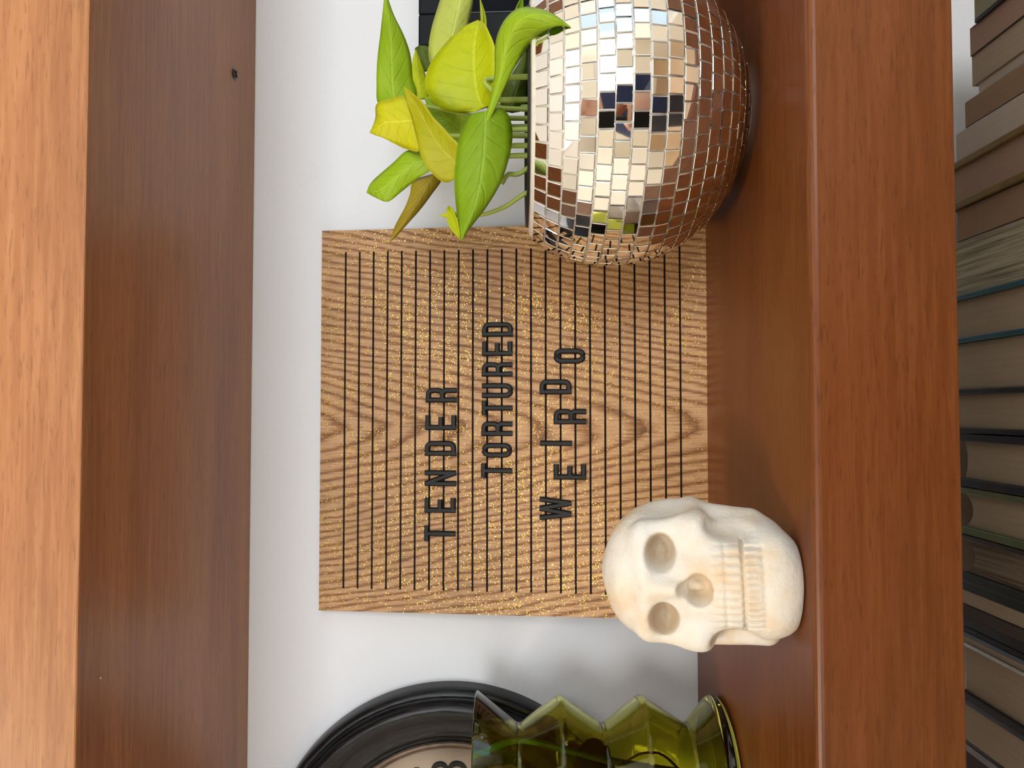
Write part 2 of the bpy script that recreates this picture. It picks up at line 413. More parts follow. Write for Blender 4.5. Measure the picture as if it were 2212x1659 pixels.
# ------------------------------------------------------------------ the room
def struct(name, b, mat, **kw):
    return tag(box(name, b, mat, **kw), kind='structure')
T = 0.12
struct('wall_back', (RX0 - T, RX1 + T, 0.0, T, RZ0, RZ1), WHITE)
struct('wall_left', (RX0 - T, RX0, RY0, 0.0, RZ0, RZ1), CREAM)
VX0, VX1, VZ0, VZ1 = -0.94, 1.38, -0.17, 1.07      # unseen window added behind the photographer, widened to even out the light
bm = bmesh.new()
add_box(bm, RX0 - T, VX0, RY0 - T, RY0, RZ0, RZ1); add_box(bm, VX1, RX1 + T, RY0 - T, RY0, RZ0, RZ1)
add_box(bm, VX0, VX1, RY0 - T, RY0, RZ0, VZ0); add_box(bm, VX0, VX1, RY0 - T, RY0, VZ1, RZ1)
tag(obj('wall_front', bm, CREAM), kind='structure')
WY0, WY1, WZ0, WZ1 = -1.62, -0.68, -0.82, 0.72
bm = bmesh.new()
add_box(bm, RX1, RX1 + T, RY0, WY0, RZ0, RZ1); add_box(bm, RX1, RX1 + T, WY1, 0, RZ0, RZ1)
add_box(bm, RX1, RX1 + T, WY0, WY1, RZ0, WZ0); add_box(bm, RX1, RX1 + T, WY0, WY1, WZ1, RZ1)
tag(obj('wall_right', bm, CREAM), kind='structure')
struct('floor', (RX0 - T, RX1 + T, RY0 - T, T, RZ0 - 0.1, RZ0), FLOORM)
struct('ceiling', (RX0 - T, RX1 + T, RY0 - T, T, RZ1, RZ1 + 0.1), CEIL)
fw = 0.05
def window(name, to_world, a0, a1, z0, z1):
    bm = bmesh.new()
    for b in ((a0, a0 + fw, z0, z1), (a1 - fw, a1, z0, z1), (a0 + fw, a1 - fw, z0, z0 + fw), (a0 + fw, a1 - fw, z1 - fw, z1), ((a0 + a1) / 2 - .02, (a0 + a1) / 2 + .02, z0 + fw, z1 - fw)):
        add_box(bm, b[0], b[1], 0.01, 0.09, b[2], b[3])
    for v in bm.verts: v.co = to_world(v.co)
    tag(obj(name, bm, TRIMW), kind='structure')
window('window_1', lambda v: Vector((RX1 + v.y, v.x, v.z)), WY0, WY1, WZ0, WZ1)
window('added_window', lambda v: Vector((v.x, RY0 - v.y, v.z)), VX0, VX1, VZ0, VZ1)
# ceiling lamp that carries the warm bulb
lampo = thing('ceiling_lamp', 'round white flush ceiling lamp above the middle of the room', 'lamp', (-0.80, -1.25, RZ1))
lathe('lamp_housing', [(0.0, 0.0), (0.20, 0.0), (0.20, -0.07), (0.185, -0.07), (0.185, -0.06), (0.0, -0.06)], TRIMW, lampo, 48)

# ------------------------------------------------------------------ bookcase
SD = 0.205                          # shelf depth
ZU, TH = 0.3017, 0.0607             # underside of the upper shelf, shelf thickness
ZL = -0.362                         # top of the lower shelf (below the books)
def shelf(z_top, label, tone):
    O = Vector((0, -SD / 2, z_top - TH / 2))
    bm = bmesh.new()
    add_box(bm, -0.75, 0.75, -SD / 2, SD / 2 - 0.0006, -TH / 2, TH / 2)
    es = [e for e in bm.edges if all(abs(v.co.y + SD / 2) < 1e-5 for v in e.verts) and abs(e.verts[0].co.z - e.verts[1].co.z) < 1e-6]
    bmesh.ops.bevel(bm, geom=[e for e in es if e.verts[0].co.z > 0], offset=0.0032, segments=4, profile=0.5, affect='EDGES')
    es = [e for e in bm.edges if all(abs(v.co.y + SD / 2) < 1e-5 and v.co.z < -TH / 2 + 1e-5 for v in e.verts)]
    bmesh.ops.bevel(bm, geom=es, offset=0.0008, segments=2, profile=0.5, affect='EDGES')
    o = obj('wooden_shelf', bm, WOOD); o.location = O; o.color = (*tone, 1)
    return tag(o, label, 'shelf', 'thick wooden wall shelves')
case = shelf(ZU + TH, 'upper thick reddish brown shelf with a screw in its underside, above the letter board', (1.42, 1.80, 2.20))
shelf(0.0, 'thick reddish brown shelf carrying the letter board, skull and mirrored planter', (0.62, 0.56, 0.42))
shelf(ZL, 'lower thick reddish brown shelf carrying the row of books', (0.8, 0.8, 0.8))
cx = Vector(case.location)
# screw in the underside of the upper shelf
sp = atz(506, 160, ZU)
bm = bmesh.new()
bmesh.ops.create_cone(bm, cap_ends=True, segments=24, radius1=0.0031, radius2=0.0043, depth=0.0011)
sc = obj('screw', bm, SCREWM, case); sc.location = (sp.x - cx.x, sp.y - cx.y, ZU - 0.0004 - cx.z)
tag(sc, 'dark cross-head screw in the shelf underside')
bm = bmesh.new()
for a in (0.5, 0.5 + math.pi / 2):
    n0 = len(bm.verts); add_box(bm, -0.0026, 0.0026, -0.0005, 0.0005, -0.0009, -0.0005)
    bm.verts.ensure_lookup_table(); bmesh.ops.rotate(bm, verts=bm.verts[n0:], cent=(0, 0, 0), matrix=Matrix.Rotation(a, 3, 'Z'))
cr = obj('screw_slot', bm, BLACKF, sc)
fp = atz(217, 1465, ZU)
bm = bmesh.new(); bmesh.ops.create_uvsphere(bm, u_segments=8, v_segments=5, radius=0.0005)
for v in bm.verts: v.co.z *= 0.4
fk = obj('paint_fleck', bm, TRIMW, case); fk.location = (fp.x - cx.x, fp.y - cx.y, ZU - cx.z)
tag(fk, 'tiny white paint fleck')

# ------------------------------------------------------------------ letter board
BX, BB, LEAN, BW = -0.0060, -0.0319, 0.0959, 0.254
board = thing('letter_board', 'square grooved oak letter board with gold glitter leaning on the wall', 'letter board', (BX, BB, 0.0), (-LEAN, 0, 0))
BM = Matrix.Translation((BX, BB, 0)) @ Matrix.Rotation(-LEAN, 4, 'X')
NG, GP, GM, GW, GD, SM = 24, 0.0096, 0.0166, 0.00130, 0.0022, 0.0148
bm = bmesh.new(); h = BW / 2
zs = [0.0]
for k in range(NG):
    zc_ = BW - GM - GP * (NG - 1 - k)
    zs += [zc_ - GW / 2, zc_ + GW / 2]
zs.append(BW)
for i in range(0, len(zs), 2):      # ribs between the grooves
    add_box(bm, -h + SM, h - SM, 0.0, GD, zs[i], zs[i + 1])
add_box(bm, -h, -h + SM, 0.0, GD, 0, BW); add_box(bm, h - SM, h, 0.0, GD, 0, BW)
bmesh.ops.remove_doubles(bm, verts=bm.verts, dist=1e-7)
add_box(bm, -h, h, GD + 0.0002, 0.0065, 0, BW)
obj('grooved_panel', bm, OAK, board)
bm = bmesh.new(); add_box(bm, -h + SM * .9, h - SM * .9, GD - 0.0003, GD + 0.0001, 0.004, BW - 0.004)  # thin black sheet forms the floor of the grooves
tag(obj('groove_floor', bm, BLACKF, board), 'black sheet at the bottom of the grooves')

def arc(cx_, cy_, rx, ry, a0, a1, n=6):
    return [(cx_ + rx * math.cos(a0 + (a1 - a0) * k / n), cy_ + ry * math.sin(a0 + (a1 - a0) * k / n)) for k in range(n + 1)]
PI = math.pi
SWD = 0.165                         # stroke width relative to the letter height
def strokes(ch):
    a = SWD / 2; Wd = {'W': 0.74, 'I': 0.165, 'N': 0.50}.get(ch, 0.47); l, r, b, t = a, Wd - a, a, 1 - a; m = 0.5
    R = 0.17
    bowl = lambda y0, y1: [(l, y1)] + arc(r - R * .8, y1 - R * .8, R * .8, R * .8, PI / 2, 0) + arc(r - R * .8, y0 + R * .8, R * .8, R * .8, 0, -PI / 2) + [(l, y0)]
    if ch == 'T': S = [([(0.0, t), (Wd, t)], 0), ([(Wd / 2, t), (Wd / 2, 0)], 0)]
    if ch == 'E': S = [([(l, 0), (l, 1)], 0), ([(l, t), (Wd, t)], 0), ([(l, m), (Wd * .88, m)], 0), ([(l, b), (Wd, b)], 0)]
    if ch == 'N': S = [([(l, 0), (l, 1)], 0), ([(r, 0), (r, 1)], 0), ([(l, 1 - a * .6), (r, a * .6)], 0)]
    if ch == 'D': S = [([(l, 0), (l, 1)], 0), (bowl(b, t), 0)]
    if ch == 'R': S = [([(l, 0), (l, 1)], 0), (bowl(0.46, t), 0), ([(l + .12, 0.46)] + arc(r - .12, 0.34, .12, .12, PI / 2, 0, 4) + [(r, 0)], 0)]
    if ch == 'U': S = [([(l, 1)] + arc(l + R, b + R, R, R, PI, 1.5 * PI)[0:] + arc(r - R, b + R, R, R, -PI / 2, 0) + [(r, 1)], 0)]
    if ch == 'O': S = [(arc(l + R, b + R, R, R, PI, 1.5 * PI) + arc(r - R, b + R, R, R, -PI / 2, 0) + arc(r - R, t - R, R, R, 0, PI / 2) + arc(l + R, t - R, R, R, PI / 2, PI), 1)]
    if ch == 'W': S = [([(l * .9, 1), (Wd * .27, 0)], 0), ([(Wd * .27, 0), (Wd / 2, 1)], 0), ([(Wd / 2, 1), (Wd * .73, 0)], 0), ([(Wd * .73, 0), (Wd - l * .9, 1)], 0)]
    if ch == 'I': S = [([(Wd / 2, 0), (Wd / 2, 1)], 0)]
    return S, Wd
def ribbon(bm, P, closed, wid, hgt, scale, ox, oz):
    Q = []
    for p in P:
        if not Q or (Vector(p) - Vector(Q[-1])).length > 1e-4: Q.append(p)
    if closed and (Vector(Q[0]) - Vector(Q[-1])).length < 1e-4: Q.pop()
    n = len(Q); rings = []
    for i in range(n):
        p = Vector(Q[i])
        if closed: a, b = Vector(Q[i - 1]), Vector(Q[(i + 1) % n])
        else: a, b = Vector(Q[max(i - 1, 0)]), Vector(Q[min(i + 1, n - 1)])
        d1 = (p - a).normalized() if (p - a).length > 1e-9 else (b - p).normalized()
        d2 = (b - p).normalized() if (b - p).length > 1e-9 else d1
        n1 = Vector((-d1.y, d1.x)); n2 = Vector((-d2.y, d2.x)); nn = (n1 + n2).normalized(); k = 1 / max(0.5, nn.dot(n1))
        ring = []
        for (f, hh) in ((1.0, 0.0), (1.0, 0.45), (0.55, 1.0), (-0.55, 1.0), (-1.0, 0.45), (-1.0, 0.0)):
            q = p + nn * (k * f * wid / 2)
            ring.append(bm.verts.new(((q.x - ox) * scale, -hh * hgt, (q.y - oz) * scale)))
        rings.append(ring)
    for i in range(n if closed else n - 1):
        A, B = rings[i], rings[(i + 1) % n]
        for k in range(6): bm.faces.new((A[k], A[(k + 1) % 6], B[(k + 1) % 6], B[k]))
    if not closed:
        bm.faces.new(rings[0]); bm.faces.new(rings[-1][::-1])
BN = (BM.to_3x3() @ Vector((0, -1, 0))).normalized(); BO = BM.translation
def on_board(px, py):
    d = ray(px, py); t = (BO - CAM).dot(BN) / d.dot(BN); return BM.inverted() @ (CAM + d * t)
zz = lambda x, y: (880 + x / 3.0714, 660 + y / 3.0714)
ROWS = [('TENDER', 'top', [(113, 320, 1512), (116, 322, 1325), (118, 324, 1145), (118, 325, 948), (121, 327, 777), (124, 329, 595)]),
        ('TORTURED', 'middle', [(490, 695, 1095), (492, 697, 960), (492, 697, 817), (494, 698, 680), (496, 704, 565), (495, 697, 424), (497, 698, 288), (497, 700, 160)]),
        ('WEIRDO', 'bottom', [(878, 1087, 1346), (970, 1186, 1104), (880, 1092, 914), (970, 1187, 737), (877, 1089, 540), (968, 1184, 336)])]
ORD = ['first', 'second', 'third', 'fourth', 'fifth', 'sixth', 'seventh', 'eighth']
for word, rowname, L in ROWS:
    for k, (ch, (xt, xb, yc)) in enumerate(zip(word, L)):
        p1 = on_board(*zz(xt, yc)); p0 = on_board(*zz(xb, yc)); hgt = (p1 - p0).z
        S, Wd = strokes(ch); bm = bmesh.new()
        for j, (P, cl) in enumerate(S): ribbon(bm, P, cl, SWD, 0.0021 + 0.00004 * j, hgt, Wd / 2, 0.5)
        o = obj('letter', bm, BLACKP)
        o.matrix_world = BM @ Matrix.Translation(((p0.x + p1.x) / 2, -0.0001, (p0.z + p1.z) / 2))
        tag(o, f'black plastic letter {ch}, {ORD[k]} in the {rowname} word {word} on the oak board', 'letter', 'letters on the letter board')

# ------------------------------------------------------------------ mirrored planter
PC = Vector((0.1587, -0.105, 0.0)); PA, PH, PZ = 0.0782, 0.0689, 0.0659
ZR = 0.1145
def prof(z):
    t = (z - PZ) / PH
    p = 2.45 if t > 0 else 2.0
    return PA * max(0.0, 1 - abs(t) ** p) ** (1 / p)
pl = thing('mirror_ball_planter', 'round silver mirror-tiled disco ball planter beside the letter board', 'planter', PC)
zsamp = [ZR - (ZR - 0.0004) * k / 400 for k in range(401)]
cum = [0.0]
for a, b in zip(zsamp, zsamp[1:]): cum.append(cum[-1] + math.hypot(a - b, prof(a) - prof(b)))
off = 0.0007
body = [(prof(z) - off, z) for z in zsamp[::10]]
rb = prof(0.0004) - off
lathe('planter_body', [(0.0, 0.0)] + [(rb, 0.0)] + body[::-1] + [(prof(ZR) - 0.0036, ZR + 0.0008), (prof(ZR) - 0.0045, ZR - 0.004), (prof(ZR) - 0.0045, ZR - 0.035), (0.0, ZR - 0.035)], GROUT, pl, 96)
rl = prof(ZR) - 0.0050
lathe('pot_liner', [(0.0, ZR - 0.034), (rl - .004, ZR - 0.034), (rl, ZR - 0.003), (rl, ZR + 0.0022), (rl - 0.0016, ZR + 0.0022), (rl - 0.002, ZR - 0.012), (rl - .004, ZR - 0.0325), (0.0, ZR - 0.0325)], LINER, pl, 96)
lathe('soil', [(0.0, ZR - 0.008), (rl * .5, ZR - 0.009), (rl - 0.0028, ZR - 0.012), (rl - .006, ZR - 0.032), (0, ZR - 0.032)], SOIL, pl, 48)
TS, NROW = 0.0079, int((cum[-1] - 0.002) / 0.0079)
tiles = []
for r in range(NROW):
    s = 0.0016 + TS * (r + 0.5)
    i = min(range(len(cum)), key=lambda k: abs(cum[k] - s))
    z = zsamp[i]; rad = prof(z); dz = 1e-4
    dr = (prof(z + dz) - prof(z - dz)) / (2 * dz)
    nv = Vector((1, -dr)).normalized()
    n = max(3, int(2 * PI * rad / TS)); sz = TS * 0.908; wz = min(2 * PI * rad / n - 0.0006, sz * 1.02)
    me = None
    ph0 = random.random()
    for k in range(n):
        a = 2 * PI * (k + ph0) / n
        nn = Vector((math.cos(a) * nv.x, math.sin(a) * nv.x, nv.y))
        pos = Vector((math.cos(a) * rad, math.sin(a) * rad, z))
        tg = Vector((-math.sin(a), math.cos(a), 0))
        up_ = nn.cross(tg)
        M = Matrix((tg, up_, nn)).transposed()
        jit = Matrix.Rotation(random.gauss(0, 0.016), 3, 'X') @ Matrix.Rotation(random.gauss(0, 0.016), 3, 'Y') @ Matrix.Rotation(random.gauss(0, 0.012), 3, 'Z')
        M = (M @ jit).to_4x4(); M.translation = pos - nn * 0.0003
        wpos = PC + pos; v = CAM - wpos; d = (wpos - CAM).dot(FW)
        px = 1106 - FPX * (wpos - CAM).dot(UP) / d; py = 829.5 - FPX * (wpos - CAM).dot(RT) / d
        vis = nn.dot(v.normalized()) if py > -15 else -1
        tiles.append((vis / d ** 2, r, M, wz, sz))
tiles.sort(key=lambda t: -t[0])
def tile_mesh(wz, sz):
    bm = bmesh.new(); add_box(bm, -wz / 2, wz / 2, -sz / 2, sz / 2, -0.0006, 0.0006, bevel=0.00022, seg=1)
    bmesh.ops.recalc_face_normals(bm, faces=bm.faces)
    me = bpy.data.meshes.new('mirror_tile'); bm.to_mesh(me); bm.free(); me.materials.append(MIRROR); return me
tmesh = {}
restv, restf = [], []
for q, (vis, r, M, wz, sz) in enumerate(tiles):
    if r not in tmesh: tmesh[r] = tile_mesh(wz, sz)
    me = tmesh[r]
    if q < 300:
        o = bpy.data.objects.new('mirror_tile', me); COL.objects.link(o); o.parent = pl; o.matrix_local = M
    else:
        b0 = len(restv); restv += [M @ v.co for v in me.vertices]
        restf += [tuple(b0 + i for i in p.vertices) for p in me.polygons]
tag(raw('mirror_tiling', restv, restf, MIRROR, pl), kind='stuff')

# ------------------------------------------------------------------ pothos in the planter
plant = thing('pothos_plant', 'lime green neon pothos with heart-shaped leaves growing from the mirror ball planter', 'plant', PC + Vector((0, 0, ZR - 0.012)))
PO = plant.location.copy()
def blade(o, uv):
    a = o.data.attributes.new('blade', 'FLOAT_VECTOR', 'POINT')
    a.data.foreach_set('vector', [c for u, v in uv for c in (u, v, 0.0)])
def leaf(base, tip, wpx, mat, roll=0.0, fl=0.25, fr=0.25, bend=0.0, curl=0.0, wr=1.0, peak=0.36, side=0.0, label=None):
    B, Tt = pt(*base), pt(*tip); axv = Tt - B; L = axv.length; t = axv.normalized()
    n = (CAM - (B + Tt) / 2); n = (n - t * n.dot(t)).normalized()
    n = Matrix.Rotation(roll, 3, t) @ n
    s = t.cross(n)                  # side vector
    W = wpx / 2 * ((base[2] + tip[2]) / 2) / FPX
    NU, NV = 18, 5; vs, fs, uv = [], [], []
    for i in range(NU + 1):
        u = i / NU
        x_ = (u - peak) / (1 - peak)
        wv = math.sqrt(max(0, 1 - ((peak - u) / peak) ** 2)) if u < peak else (1 - x_ ** 2) * (1 - 0.4 * x_ ** 2)
        if i == 0: wv = 0.05
        for j in range(-NV, NV + 1):
            v = j / NV; av = abs(v); ww = W * wv * (wr if v > 0 else 1.0)
            f = fr if v > 0 else fl
            back = -0.16 * L * (av ** 1.5) * max(0, 1 - u / 0.35) ** 1.5
            lat = ww * av * math.cos(f * (0.6 + .4 * av)); hgt = ww * av * math.sin(f * (0.6 + .4 * av))
            p = B + t * (u * L + back) + s * (math.copysign(lat, v) if j else 0.0) + n * hgt
            p = p + n * (bend * L * 4 * u * (1 - u)) + n * (curl * L * max(0, u - 0.6) ** 2 * 6) + s * (side * L * 4 * u * (1 - u))
            p = p + n * (0.03 * W * math.sin(9 * u + 3 * v) * av)
            vs.append(p - PO); uv.append((u, v))
    m = 2 * NV + 1
    for i in range(NU):
        for j in range(m - 1): fs.append((i * m + j, i * m + j + 1, (i + 1) * m + j + 1, (i + 1) * m + j))
    o = raw('leaf', vs, fs, LF[mat], plant, True); blade(o, uv)
    md = o.modifiers.new('thickness', 'SOLIDIFY'); md.thickness = 0.0006; md.offset = 0
    if label: o['label'] = label
    return o
Z1 = lambda x, y, d: (780 + x / 3.072, y / 3.072, d)
zm = lambda p: (780 + p[0] / 3.072, p[1] / 3.072)
def loft_leaf(L, R, depth, mat, eL=0.004, eR=0.004, mid=0.5, wave=0.0015, label=None):
    # blade between a left and a right edge: its own distance, folded along the midrib, with real thickness
    sm = lambda P, k=6: spline([Vector((*zm(p), 0)) for p in P], k)
    A, B = sm(L), sm(R); n = min(len(A), len(B)); vs, fs, uv = [], [], []
    D = spline([Vector((d, 0, 0)) for d in depth], 12); NV = 4
    for i in range(n):
        u = i / (n - 1); a, b = A[i * (len(A) - 1) // (n - 1)], B[i * (len(B) - 1) // (n - 1)]
        dd = D[min(len(D) - 1, int(u * (len(D) - 1)))].x; hw = min(1, (b - a).length / 60)
        for j in range(2 * NV + 1):
            v = j / (2 * NV); f = 2 * v * mid if v < .5 else mid + (2 * v - 1) * (1 - mid)
            q = a.lerp(b, f); e = abs(2 * v - 1); e = e * .55 + e * e * .45
            off_ = (eL if v < .5 else eR) * .6 * e * hw + wave * math.sin(11 * u + (3 if v > .5 else 0)) * e * hw
            vs.append(pt(q.x, q.y, dd + off_) - PO); uv.append((u, 2 * v - 1))
    m = 2 * NV + 1
    for i in range(n - 1):
        for j in range(m - 1): fs.append((i * m + j, i * m + j + 1, (i + 1) * m + j + 1, (i + 1) * m + j))
    o = raw('leaf', vs, fs, LF[mat], plant, True); blade(o, uv)
    md = o.modifiers.new('thickness', 'SOLIDIFY'); md.thickness = 0.0005; md.offset = 0
    if label: o['label'] = label
leaf(Z1(1010, 240, .45), Z1(1075, -40, .46), 26, 'mid', roll=.5)
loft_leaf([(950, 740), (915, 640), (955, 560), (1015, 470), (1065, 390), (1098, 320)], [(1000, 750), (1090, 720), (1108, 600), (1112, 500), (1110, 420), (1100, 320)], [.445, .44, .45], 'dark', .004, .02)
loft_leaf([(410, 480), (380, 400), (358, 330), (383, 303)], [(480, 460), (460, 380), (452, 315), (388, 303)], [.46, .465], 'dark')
loft_leaf([(360, 660), (345, 540), (338, 430), (352, 360), (362, 328)], [(450, 660), (440, 560), (420, 480), (390, 395), (364, 328)], [.44, .445, .455], 'lime', .002, .012, .35)
loft_leaf([(520, 540), (455, 410), (450, 300), (468, 190), (500, 80), (540, -40), (600, -190)], [(560, 540), (655, 330), (700, 190), (725, 100), (742, 0), (735, -90), (610, -190)], [.45, .455, .462, .47], 'pale', .006, .012, .62, label='pale underside of a leaf')
leaf(Z1(700, 900, .44), Z1(420, 640, .435), 84, 'green', roll=-.3, fl=.2, fr=.2)
leaf(Z1(720, 900, .445), Z1(500, 860, .45), 46, 'mid', roll=.3)
loft_leaf([(240, 705), (118, 690), (103, 560), (108, 400), (130, 220), (146, 60), (155, -60)], [(260, 705), (362, 640), (345, 520), (325, 360), (280, 230), (216, 100), (160, -60)], [.43, .435, .445, .455], 'green', .003, .014, .42)
leaf(Z1(800, 260, .42), Z1(790, -20, .44), 24, 'lime', roll=1.0, fl=.9, fr=.9)
loft_leaf([(800, 716), (730, 746), (560, 735), (455, 645), (425, 540), (468, 410), (585, 262), (690, 175), (775, 135)], [(806, 712), (850, 690), (878, 600), (892, 480), (897, 380), (880, 290), (848, 215), (820, 158), (780, 135)], [.398, .400, .404, .412], 'lime', .006, -.016, .70)
loft_leaf([(392, 868), (300, 648), (200, 658), (106, 690), (98, 780), (78, 840), (58, 880)], [(392, 872), (386, 1000), (310, 992), (240, 962), (150, 917), (95, 897), (58, 880)], [.415, .42, .425], 'yellow', .010, .004, .45, label='yellow leaf pointing straight up')
loft_leaf([(500, 1150), (352, 1200), (325, 1290), (290, 1380), (232, 1490), (206, 1560), (192, 1606)], [(506, 1150), (532, 1195), (470, 1285), (400, 1380), (330, 1460), (252, 1545), (192, 1606)], [.425, .415, .405, .400], 'brown', .004, .012, .55, label='narrow browning leaf')
loft_leaf([(456, 1090), (430, 1010), (310, 1000), (210, 1085), (100, 1180), (60, 1225), (38, 1278)], [(456, 1096), (452, 1135), (370, 1190), (270, 1270), (180, 1338), (100, 1312), (38, 1278)], [.42, .42, .428], 'green', .010, .003, .5)
loft_leaf([(645, 1170), (560, 1212), (470, 1150), (400, 1040), (365, 900), (338, 790), (308, 690), (284, 570)], [(648, 1165), (658, 985), (600, 910), (540, 840), (480, 780), (420, 695), (350, 625), (284, 570)], [.388, .390, .394, .400], 'olive', .004, -.008, .62, label='olive yellow leaf')
loft_leaf([(850, 745), (722, 765), (660, 890), (632, 1040), (620, 1180), (627, 1320), (643, 1450), (655, 1540), (668, 1594)], [(856, 744), (932, 722), (985, 780), (1002, 880), (992, 1000), (932, 1200), (832, 1370), (732, 1500), (668, 1594)], [.374, .370, .366, .364], 'mid', .009, .011, .5)
leaf(Z1(590, 1400, .405), Z1(658, 1594, .398), 26, 'lime', roll=.4, fl=.5, fr=.5)
leaf(Z1(640, 1425, .405), Z1(515, 1432, .41), 12, 'lime', roll=.2)
loft_leaf([(802, 880), (850, 685), (888, 500), (893, 290), (950, 140), (1050, 55), (1180, 58), (1290, 105), (1388, 180)], [(816, 880), (905, 685), (990, 500), (1090, 335), (1150, 255), (1205, 210), (1270, 182), (1330, 172), (1388, 180)], [.372, .371, .366, .358, .352, .350, .351], 'green', .014, .006, .35)
rimc = PC + Vector((0, 0, ZR - 0.012))
def petiole(end, r0=0.0016, r1=0.0011, ex=0.0, ey=0.0, sag=0.0):
    E = pt(*end); S = rimc + Vector((ex, ey, 0)); mid1 = S + Vector((0, 0, 0.03 + sag)) + (E - S) * 0.12; mid2 = S + (E - S) * 0.6 + Vector((0, 0, 0.012))
    tube('petiole', [S - PO, mid1 - PO, mid2 - PO, E - PO], r0, r1, STEM, plant, 6)
petiole(Z1(870, 700, .376), ex=.012, ey=-.030)
petiole(Z1(795, 715, .402), ex=.004, ey=-.02)
petiole(Z1(620, 1120, .392), ex=-.012, ey=-.022)
petiole(Z1(450, 1075, .42), ex=-.016, ey=-.008)
petiole(Z1(530, 1190, .425), ex=-.02, ey=-.004)
petiole(Z1(350, 900, .42), ex=-.008, ey=.0)
petiole(Z1(690, 830, .435), ex=.0, ey=.008)
petiole(Z1(330, 690, .43), ex=.006, ey=.012)
petiole(Z1(520, 470, .45), ex=.014, ey=.02)
petiole(Z1(1030, 560, .455), ex=.018, ey=.026)
tube('stem', [p - PO for p in (rimc + Vector((-.038, -.02, 0)), pt(1128, 422, .40), pt(1090, 447, .402), pt(1040, 464, .404), pt(985, 466, .405))], 0.0013, 0.0009, STEM, plant, 6)
tube('stem', [p - PO for p in (rimc + Vector((-.024, -.03, 0)), pt(1128, 372, .392), pt(1098, 377, .393), pt(1084, 397, .395))], 0.0013, 0.0012, STEM, plant, 6)

# ------------------------------------------------------------------ skull
SKD = 0.352; U = SKD / FPX          # one skull unit = one photo pixel at the skull's distance
SO = pt(1515, 1241, SKD)
c_ax = (CAM - SO).normalized(); a_ax = Vector((0, 0, 1)).cross(c_ax).normalized(); b_ax = c_ax.cross(a_ax)
PSI = math.radians(17)
Rm = Matrix(((math.cos(PSI), 0, -math.sin(PSI)), (0, 1, 0), (math.sin(PSI), 0, math.cos(PSI))))   # skull turned to the viewer's left
VIEW = Matrix((a_ax, b_ax, c_ax)).transposed() @ Rm
XF = (VIEW * U).to_4x4(); XF.translation = SO
zrow = VIEW[2]
def skull_f(x, b, c):
    ax_ = np.abs(x)
    E = lambda cc, r: s_ell(ax_ if cc[0] else x, b, c, cc, r)
    d = E((0, 66, -46), (156, 141, 112))
    d = smin(d, E((0, 122, 8), (124, 84, 84)), 40)
    d = smin(d, E((0, 0, 28), (116, 122, 76)), 40)
    d = smin(d, E((104, 8, 50), (44, 42, 40)), 18)
    d = smin(d, s_cap(ax_, b, c, (124, 6, 34), (140, 16, -50), 19, 17), 20)
    d = smin(d, s_cap(ax_, b, c, (130, 6, -34), (112, -105, -24), 22, 25), 20)
    d = smin(d, s_cap(ax_, b, c, (18, 122, 82), (96, 120, 56), 17, 18), 26)
    d = smin(d, s_cap(ax_, b, c, (112, 110, 48), (120, 40, 46), 17, 20), 22)
    d = smin(d, s_cap(ax_, b, c, (0, 104, 88), (0, 54, 102), 17, 14), 18)
    d = smin(d, E((0, -48, 60), (88, 74, 54)), 22)
    d = smin(d, E((0, -84, 60), (94, 54, 54)), 14)
    d = smin(d, s_ell(x, b, c, (-7, -136, 38), (116, 82, 76)), 20)
    d = smin(d, E((94, -108, -10), (30, 56, 46)), 24)
    d = smin(d, E((0, -70, -4), (112, 124, 78)), 24)
    d = smin(d, s_cap(x, b, c, (-138, -6, -22), (-124, -128, 6), 22, 26), 16)
    # hollows
    d = smax(d, -s_ell(ax_, b, c, (72, 81, 112), (43, 34, 84)), 7)
    d = smax(d, -s_ell(x, b, c, (-3, 8, 114), (37, 29, 52)), 7)
    d = smax(d, -s_ell(x, b, c, (0, 28, 112), (18, 22, 40)), 10)
    d = smax(d, -s_ell(ax_, b, c, (124, -62, 72), (30, 50, 50)), 10)
    d = smax(d, -s_ell(ax_, b, c, (172, 84, 14), (34, 50, 48)), 22)
    d = smax(d, -s_ell(ax_, b, c, (0, 160, 104), (70, 20, 14)), 26)
    d = smin(d, E((2, 4, 66), (9, 18, 14)), 10)
    # teeth
    front = np.clip((c - 36) / 25, 0, 1) * np.clip((90 - ax_) / 10, 0, 1)
    up = np.clip((b + 80) / 4, 0, 1) * np.clip((-8 - b) / 46, 0, 1)
    lw = np.clip((-84 - b) / 4, 0, 1) * np.clip((b + 126) / 18, 0, 1)
    g = lambda p: np.exp(-((np.abs(((x / p) + 0.5) % 1.0 - 0.5) * p) / 2.7) ** 2)
    d = d + front * (up * (4.4 * g(17.5) - 1.4) + lw * (4.6 * g(13.6) - 1.4))
    d = d + 7.0 * np.clip((c - 20) / 25, 0, 1) * np.clip((96 - ax_) / 10, 0, 1) * np.exp(-((b + 82) / 3.2) ** 2)
    d = d + front * 2.0 * np.exp(-((b + 47) / 4.0) ** 2) + front * 2.4 * np.exp(-((b + 122) / 6.0) ** 2)
    d = d + 1.6 * np.sin(x * .045 + 1) * np.sin(b * .05) * np.cos(c * .04)
    # flat underside resting on the shelf
    zz_ = SO.z + U * (zrow[0] * x + zrow[1] * b + zrow[2] * c)
    return smax(d, -(zz_ - 0.0002) / U, 6)
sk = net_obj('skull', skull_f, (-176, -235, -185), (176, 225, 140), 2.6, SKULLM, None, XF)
bpy.context.view_layer.update()
